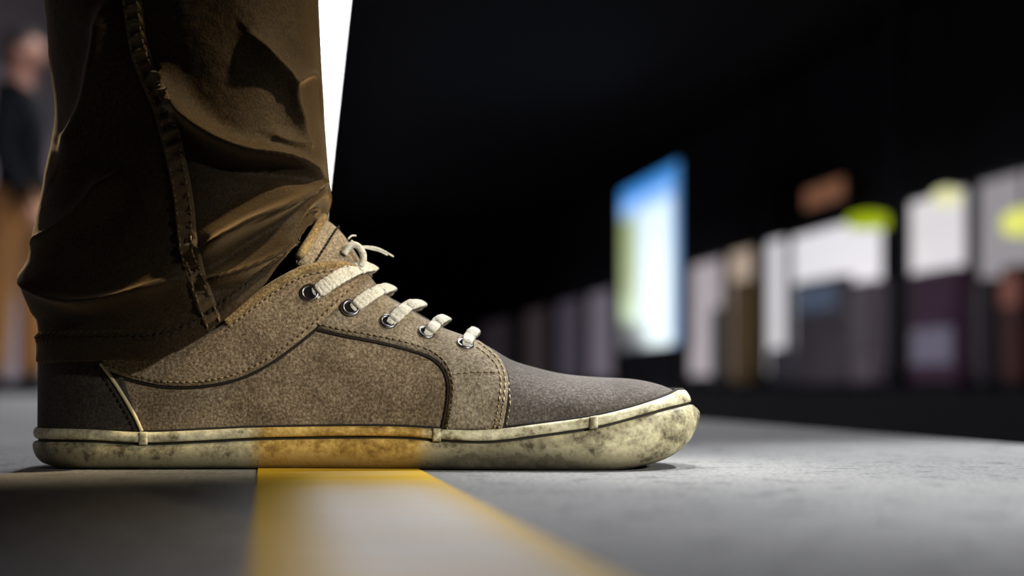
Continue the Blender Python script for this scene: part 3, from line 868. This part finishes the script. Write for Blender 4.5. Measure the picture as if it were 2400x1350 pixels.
# ------------------------------------------------------------------ the man's trousers
man = empty('person', (-.15, CY, 0))
ROWS = [  # v, left px/py, right px/py, sag of the near side, half depth
    (0.00, 101, 853, 732, 530, 1.00, .052), (0.06, 103, 800, 733, 503, .96, .053), (0.11, 99, 757, 772, 462, .84, .055), (0.15, 82, 730, 768, 432, .72, .057),
    (0.22, 64, 668, 764, 392, .56, .058), (0.32, 85, 592, 760, 335, .40, .058), (0.42, 105, 505, 756, 272, .28, .058), (0.54, 124, 405, 754, 220, .20, .058),
    (0.66, 141, 300, 750, 150, .12, .058), (0.82, 130, 140, 745, 50, .06, .059), (1.00, 118, 0, 742, -40, .03, .060), (1.40, 100, -330, 744, -360, 0, .064), (2.2, 40, -1000, 760, -1000, 0, .072)]
SAG = [(0, 0), (.08, 22), (.24, 69), (.40, 118), (.50, 132), (.60, 128), (.70, 112), (.82, 92), (.92, 55), (1, 0)]
cols = [[(r[0], r[k]) for r in ROWS] for k in range(1, 7)]
FOLDS = [  # polyline (left to right), width px, height m, drop below
    ([(590, 90), (640, 150), (684, 200), (700, 260), (722, 330)], 22, .0042, .25),
    ([(384, 180), (430, 268), (500, 330), (570, 364), (660, 382), (720, 408), (768, 450)], 19, .0090, .9),
    ([(470, 596), (560, 536), (650, 492), (752, 440)], 24, .0120, 1.1),
    ([(100, 584), (180, 545), (240, 490), (280, 420)], 23, .0060, .6),
    ([(70, 640), (130, 690), (220, 712), (320, 692), (420, 652)], 27, .0065, .6),
    ([(470, 662), (560, 640), (640, 604), (700, 565)], 15, .0062, .7),
    ([(180, 380), (230, 280), (260, 160), (270, 20)], 50, .005, .2),
    ([(690, 210), (740, 190), (770, 185)], 20, .003, .3),
    ([(640, 325), (690, 345), (745, 352)], 15, .0022, .3),
]
FOLDS = [(spline(p, 5), w, h, k) for p, w, h, k in FOLDS]
def fold_h(px, py):
    tot = 0.0
    for pts, w, h, drop in FOLDS:
        best = 1e9; side = 1; tt = 0; L = len(pts) - 1
        for i in range(L):
            ax, ay = pts[i]; bx, by_ = pts[i+1]; ux, uy = bx-ax, by_-ay; l2 = ux*ux + uy*uy or 1
            t = max(0, min(1, ((px-ax)*ux + (py-ay)*uy)/l2)); ex, ey = px-ax-ux*t, py-ay-uy*t; d = ex*ex + ey*ey
            if d < best: best = d; side = 1 if ux*ey - uy*ex > 0 else -1; tt = (i + t)/L
        d = math.sqrt(best)
        if d > 6*w: continue
        env = min(1, 4*tt + .35, 4*(1 - tt) + .35)
        if side > 0: g = math.exp(-(d/(w*.75))**2) - drop*.55*math.exp(-((d - w*1.9)/(w*1.0))**2)
        else: g = math.exp(-(d/(w*1.5))**2)
        g = .75*g + .75*math.exp(-(d/(w*.36))**2)
        tot += 1.3*h*g*env
    return tot
def trouser_pt(v, th, disp=True, off=0.0):
    lx, ly, rx, ry, sg, D = [smooth_table(c, v) for c in cols]
    t = .5 - .5*math.cos(th); s_ = math.sin(th)
    px = lx + (rx - lx)*t; py = ly + (ry - ly)*t + sg*lerp_table(SAG, t)
    sq = abs(s_)**.75*(1 if s_ >= 0 else -1)
    Y = CY - D*sq
    # silhouette given in the plane of the leg's axis, the near wall hangs straight in front of it
    k = CY if s_ < .0 else Y*abs(s_)**.8 + CY*(1 - abs(s_)**.8)
    P = Vector((X(px, k), Y, Z(py, k)))
    if s_ > .02 and disp and py > -200:
        hgt = fold_h(px, py)*min(1, s_*1.25)
        hgt += 0.0012*noise.noise(Vector((px*.010, py*.010, 1.3))) + .0002*noise.noise(Vector((px*.05, py*.05, 7.3)))
        off += hgt
    if off:
        n = Vector((-math.cos(th)*.8, -s_, 0)).normalized(); P += n*off
    return P
NV, NTH = 250, 260
vs_ = [(1.0*i/200) for i in range(201)] + [1 + 1.2*i/24 for i in range(1, 25)]
ths = [math.pi*k/190 for k in range(191)] + [math.pi + math.pi*k/40 for k in range(1, 40)]
mb = MB(); mb.grid([[trouser_pt(v, th) for th in ths] for v in vs_], close_u=True)
tr_v, tr_f = list(mb.v), list(mb.f)
bvh = BVHTree.FromPolygons([Vector(v) for v in tr_v], tr_f)
def on_cloth(px, py, off=0.0):
    d = Vector((X(px, 1), 1, (HZ - py)/F)).normalized()
    hit = bvh.ray_cast(Vector((0, 0, H)), d)
    if hit[0] is None: return None, None
    n = hit[1] if hit[1].y < 0 else -hit[1]
    return hit[0] + n*off, n
# rest of the garment (above the picture): knee to waist and the trailing leg
tmp = skinned('tmp', [(-.28, .60, .95), (-.26, .67, .88), (-.175, .69, .52), (-.17, .69, .40), (-.28, .52, .88), (-.40, .52, .50), (-.72, .52, .14)],
              [(0, 1), (1, 2), (2, 3), (0, 4), (4, 5), (5, 6)], [.13, .115, .085, .070, .115, .085, .065], M['cloth'], None)
mb.add([tuple(v.co) for v in tmp.data.vertices], [tuple(p.vertices) for p in tmp.data.polygons])
bpy.data.objects.remove(tmp)
MO = (-man.location.x, -man.location.y, 0)
trs = mb.build('trousers', M['cloth'], man, loc=MO)
sd = trs.modifiers.new('solid', 'SOLIDIFY'); sd.thickness = .0016; sd.offset = -1
# hem band
mb = MB(); outr = []
for k in range(9):
    v = .085*k/8; o_ = .0013 if 0 < k < 8 else .0001
    outr.append([trouser_pt(v - .004, th, True, o_ + .0004*math.sin(th*95)*(k in (6, 7))) for th in ths])
mb.grid(outr, close_u=True); hem = mb.build('hem', M['cloth'], trs)
mb = MB()
row = [trouser_pt(.068, th, True, .0017) for th in [math.pi*k/900 for k in range(901)]]
row = [tuple(p) for p in row]; row = resample(row, .0004)
for k in range(0, len(row) - 6, 8): mb.tube(row[k:k + 6:2], .00035, 5)
tag(mb.build('stitching', M['thread_dark'], trs), 'dark stitching above the trouser hem', kind='stuff')
# puckered side seam
seam = spline([(300, -700), (300, -400), (302, -180), (305, -60), (312, 20), (326, 110), (350, 180), (380, 250), (402, 330), (420, 410), (432, 480), (440, 560), (455, 630), (478, 700), (506, 772)], 10)
sp_ = resample(seam, 5)
mb = MB(); rows = []
for i, p in enumerate(sp_):
    a, b = sp_[max(i-1, 0)], sp_[min(i+1, len(sp_)-1)]
    tx, ty = b[0]-a[0], b[1]-a[1]; L = math.hypot(tx, ty); nx_, ny_ = ty/L, -tx/L
    row = []
    for j in range(9):
        f = -1 + j/4; puck = math.sin(2*math.pi*(i*5/34.0) + .5*f)
        o_ = .0003 if j in (0, 8) else 0.0016 + .0016*puck*(1 - abs(f)*.55) + (.0007 if j in (1, 7) else 0)
        q, n = on_cloth(p[0] + nx_*f*23, p[1] + ny_*f*23, o_)
        if q is None: q = rows[-1][j] if rows else Vector((0, 0, 0))
        row.append(q)
    rows.append(row)
mb.grid(rows); tag(mb.build('side_seam', M['seam'], trs), 'puckered felled side seam')
for side in (-15, 15):
    mb = MB(); ln = resample(offset_line(seam, side), 2.5)
    for k in range(0, len(ln) - 4, 6):
        q = [on_cloth(*ln[k + i], .0022)[0] for i in (0, 2, 4)]
        if all(p is not None for p in q): mb.tube(q, .00038, 5)
    tag(mb.build('stitching', M['thread_tan'], trs), 'tan stitching beside the side seam', kind='stuff')
# jacket, head and hands above the picture
JK2 = mat('dark_coat_cloth', (0.02, 0.018, 0.016), 0.9)
o = skinned('jacket', [(-.28, .60, .90), (-.25, .60, 1.12), (-.20, .60, 1.34), (-.20, .60, 1.47), (-.20, .77, 1.44), (-.26, .83, 1.16), (-.16, .81, .92), (-.20, .43, 1.44), (-.24, .37, 1.16), (-.22, .39, .92)],
        [(0, 1), (1, 2), (2, 3), (3, 4), (4, 5), (5, 6), (3, 7), (7, 8), (8, 9)], [(.14, .17), (.13, .16), (.135, .17), .08, .078, .06, .044, .078, .06, .044], JK2, man); o.location = MO
nb = set(man.children)
head(man, (-.185, .60, 1.52), 0.0)
hand('hand', man, (-.15, .81, .88), (.3, 0, -.9), 1); hand('hand', man, (-.215, .39, .88), (.1, 0, -.9), 1)
for c in man.children:
    if c not in nb: c.location = MO
tag(man, 'person in brown trousers with a puckered side seam, hem resting on the canvas sneaker', 'person')
